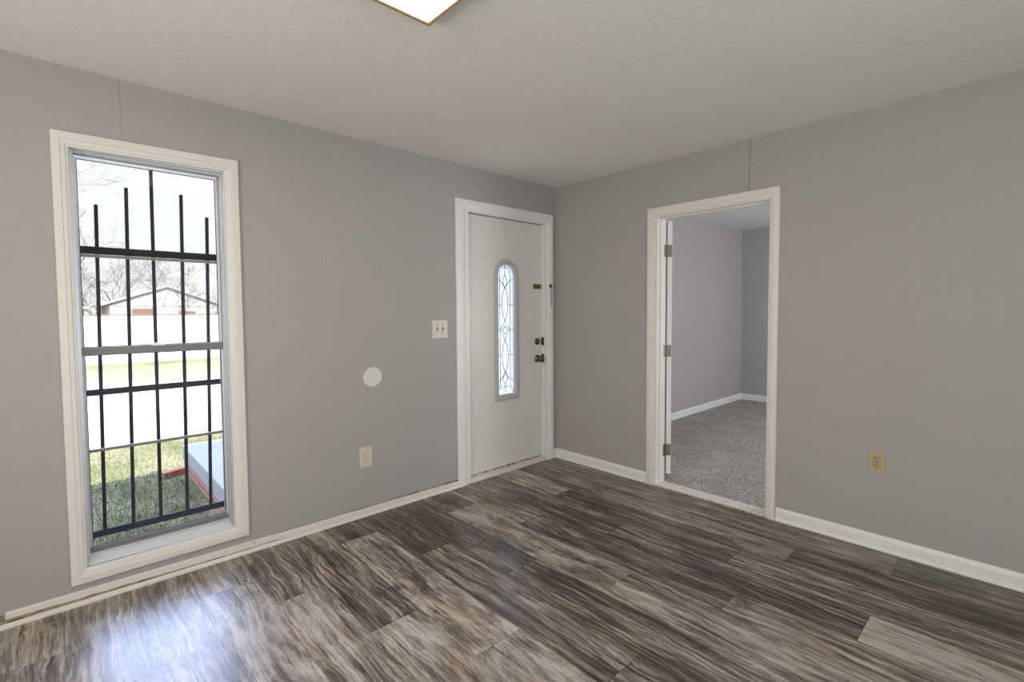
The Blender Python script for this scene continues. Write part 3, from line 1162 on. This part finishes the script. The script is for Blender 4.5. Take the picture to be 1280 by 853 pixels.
# house across the street
HY, HD = 26.0, 9.0
ho = empty('house', (.6, HY, GZ), label='pale gabled house with brown garage door behind the fence', cat='house')
HA = lambda name, bm, m, par=ho, **k: adopt(obj(name, bm, m, **k), par)
bm = B()
xs0, xs1, xr, ze, zr = -1.60, 2.75, .60, 1.80, 2.60
fv = [bm.verts.new((a, HY, b)) for a, b in ((xs0, GZ), (xs1, GZ), (xs1, ze - .06), (xr, zr - .02), (xs0, ze - .06))]
bv = [bm.verts.new((v.co.x, HY + HD, v.co.z)) for v in fv]
bm.faces.new(fv)
bm.faces.new(bv[::-1])
for i in range(5):
    j = (i + 1) % 5
    bm.faces.new((fv[i], bv[i], bv[j], fv[j]))
HA('wall', bm, M['siding'])
for s, xe in ((-1, -1.95), (1, 2.95)):
    bm = B()
    ze2 = 1.72 if s < 0 else 1.76
    pts = [(xr, zr + .10), (xe, ze2 + .04), (xe, ze2 - .06), (xr, zr)]
    a = [bm.verts.new((p, HY - .10, q)) for p, q in pts]
    b = [bm.verts.new((p, HY + HD, q)) for p, q in pts]
    bm.faces.new(a)
    bm.faces.new(b[::-1])
    for i in range(4):
        j = (i + 1) % 4
        bm.faces.new((a[i], b[i], b[j], a[j]))
    rf = HA('roof', bm, M['roof'])
    bm = B()
    a = [bm.verts.new((p, HY - .13, q)) for p, q in pts]
    b = [bm.verts.new((p, HY - .10, q)) for p, q in pts]
    bm.faces.new(a)
    bm.faces.new(b[::-1])
    for i in range(4):
        j = (i + 1) % 4
        bm.faces.new((a[i], b[i], b[j], a[j]))
    HA('fascia', bm, M['fascia'], rf)
gd = HA('garage_door', bx(-.79, .02, HY - .03, HY, GZ, 1.54), M['garage'])
HA('door_frame', frame_sweep(B(), [(-.85, GZ), (-.85, 1.60), (.08, 1.60), (.08, GZ)], [(-.79, GZ), (-.79, 1.54), (.02, 1.54), (.02, GZ)], [(0, 0), (0, .04), (1, .04), (1, 0)], lambda a, b, h: (a, HY - h, b), False), M['fascia'], gd)
HA('trim_band', bx(-1.6, 2.75, HY - .02, HY, 1.66, 1.70), M['fascia'])
HA('window', bx(1.05, 1.75, HY - .03, HY, .6, 1.42), M['garage'])

# a second low roof to the left, mostly behind the branches
sh = empty('shed', (-3.2, 29, GZ), label='low pale shed left of the gabled house behind the fence', cat='shed')
adopt(obj('wall', bx(-4.6, -2.4, 29, 31.5, GZ, 1.55), M['siding']), sh)
adopt(obj('roof', bx(-4.8, -2.2, 28.7, 31.8, 1.55, 1.70), M['fascia']), sh)
adopt(obj('opening', bx(-2.95, -2.45, 28.97, 29, GZ, 1.35), M['garage']), sh)


# bare trees
def tree(x, y, h, seed, label, spread=.55):
    rr = random.Random(seed)
    r = empty('bare_tree', (x, y, GZ), label=label, cat='tree', group='bare trees behind the fence')
    tb, cb = B(), B()

    def grow(p, d, L, rad_, depth, bm):
        segs = 3 if depth < 3 else 2
        for i in range(segs):
            d2 = (d + Vector((rr.gauss(0, .13), rr.gauss(0, .13), rr.gauss(.03, .08)))).normalized()
            q = p + d2 * L / segs
            r2 = max(rad_ * .88, .006)
            tube(bm, p, q, rad_, r2, 6 if depth < 2 else (4 if depth < 4 else 3), cap=False)
            p, d, rad_ = q, d2, r2
            if 0 < depth < 6 and rr.random() < .75:
                ax = d.orthogonal().normalized()
                ax.rotate(Matrix.Rotation(rr.uniform(0, 2 * PI), 3, d))
                grow(p, (d + ax * rr.uniform(.5, 1.0)).normalized(), L * rr.uniform(.5, .7), rad_ * .55, depth + 2, cb)
        if depth < 6:
            for k in range(2 if depth else 4):
                ax = d.orthogonal().normalized()
                ax.rotate(Matrix.Rotation(rr.uniform(0, 2 * PI), 3, d))
                grow(p, (d + ax * rr.uniform(spread * .7, spread * 1.5)).normalized(), L * rr.uniform(.68, .88), max(rad_ * rr.uniform(.55, .75), .0065), depth + 1, cb)
    grow(Vector((0, 0, 0)), Vector((rr.uniform(-.1, .1), 0, 1)).normalized(), h * .24, h * .016, 0, tb)
    obj('trunk', tb, M['bark'], r)
    obj('branches', cb, M['bark'], r)


tree(-3.0, 24.5, 8.6, 21, 'tall bare tree nearest the left edge of the window view')
tree(-1.5, 36.0, 6.6, 5, 'bare tree rising behind the left end of the gabled roof')
tree(1.0, 22.6, 3.6, 8, 'small slender bare tree right in front of the gabled house', .6)
tree(2.6, 41.5, 8.0, 13, 'bare tree rising behind the ridge of the gabled house')
tree(5.4, 35.5, 6.4, 17, 'bare tree rising behind the right end of the gabled roof')
tree(-4.8, 42.0, 8.6, 29, 'bare tree standing behind the low pale shed')
tree(.4, 50.0, 9.8, 31, 'farthest bare tree, seen between the trees behind the gabled roof')
chip('rust_spot', -2.539, -.0105, .050, .007, M['chip'], 'rust brown chip on the baseboard right of the window', 4)

for n_, l_ in (('floor', 'weathered grey brown wood plank floor of the main room'), ('floor_bedroom', 'speckled grey carpet beyond the doorway'),
               ('wall_front', 'grey textured wall holding the window and the front door'), ('wall_right', 'grey textured wall holding the bedroom doorway'),
               ('ceiling', 'off white textured ceiling of the main room'), ('ceiling_bedroom', 'white ceiling seen through the doorway'),
               ('wall_bedroom_far', 'grey far wall of the carpeted bedroom'), ('baseboard_front', 'worn cream baseboard pulling away below the window'),
               ('baseboard_right', 'white baseboard between the room corner and the doorway'), ('baseboard_right_near', 'white baseboard right of the doorway below the almond outlet'),
               ('baseboard_front_left', 'short stained baseboard end at the left edge of the view'), ('lawn', 'lawn right outside the window'),
               ('street', 'pale concrete street beyond the lawn'), ('verge', 'yellowish grass strip before the white fence')):
    bpy.data.objects[n_]['label'] = l_
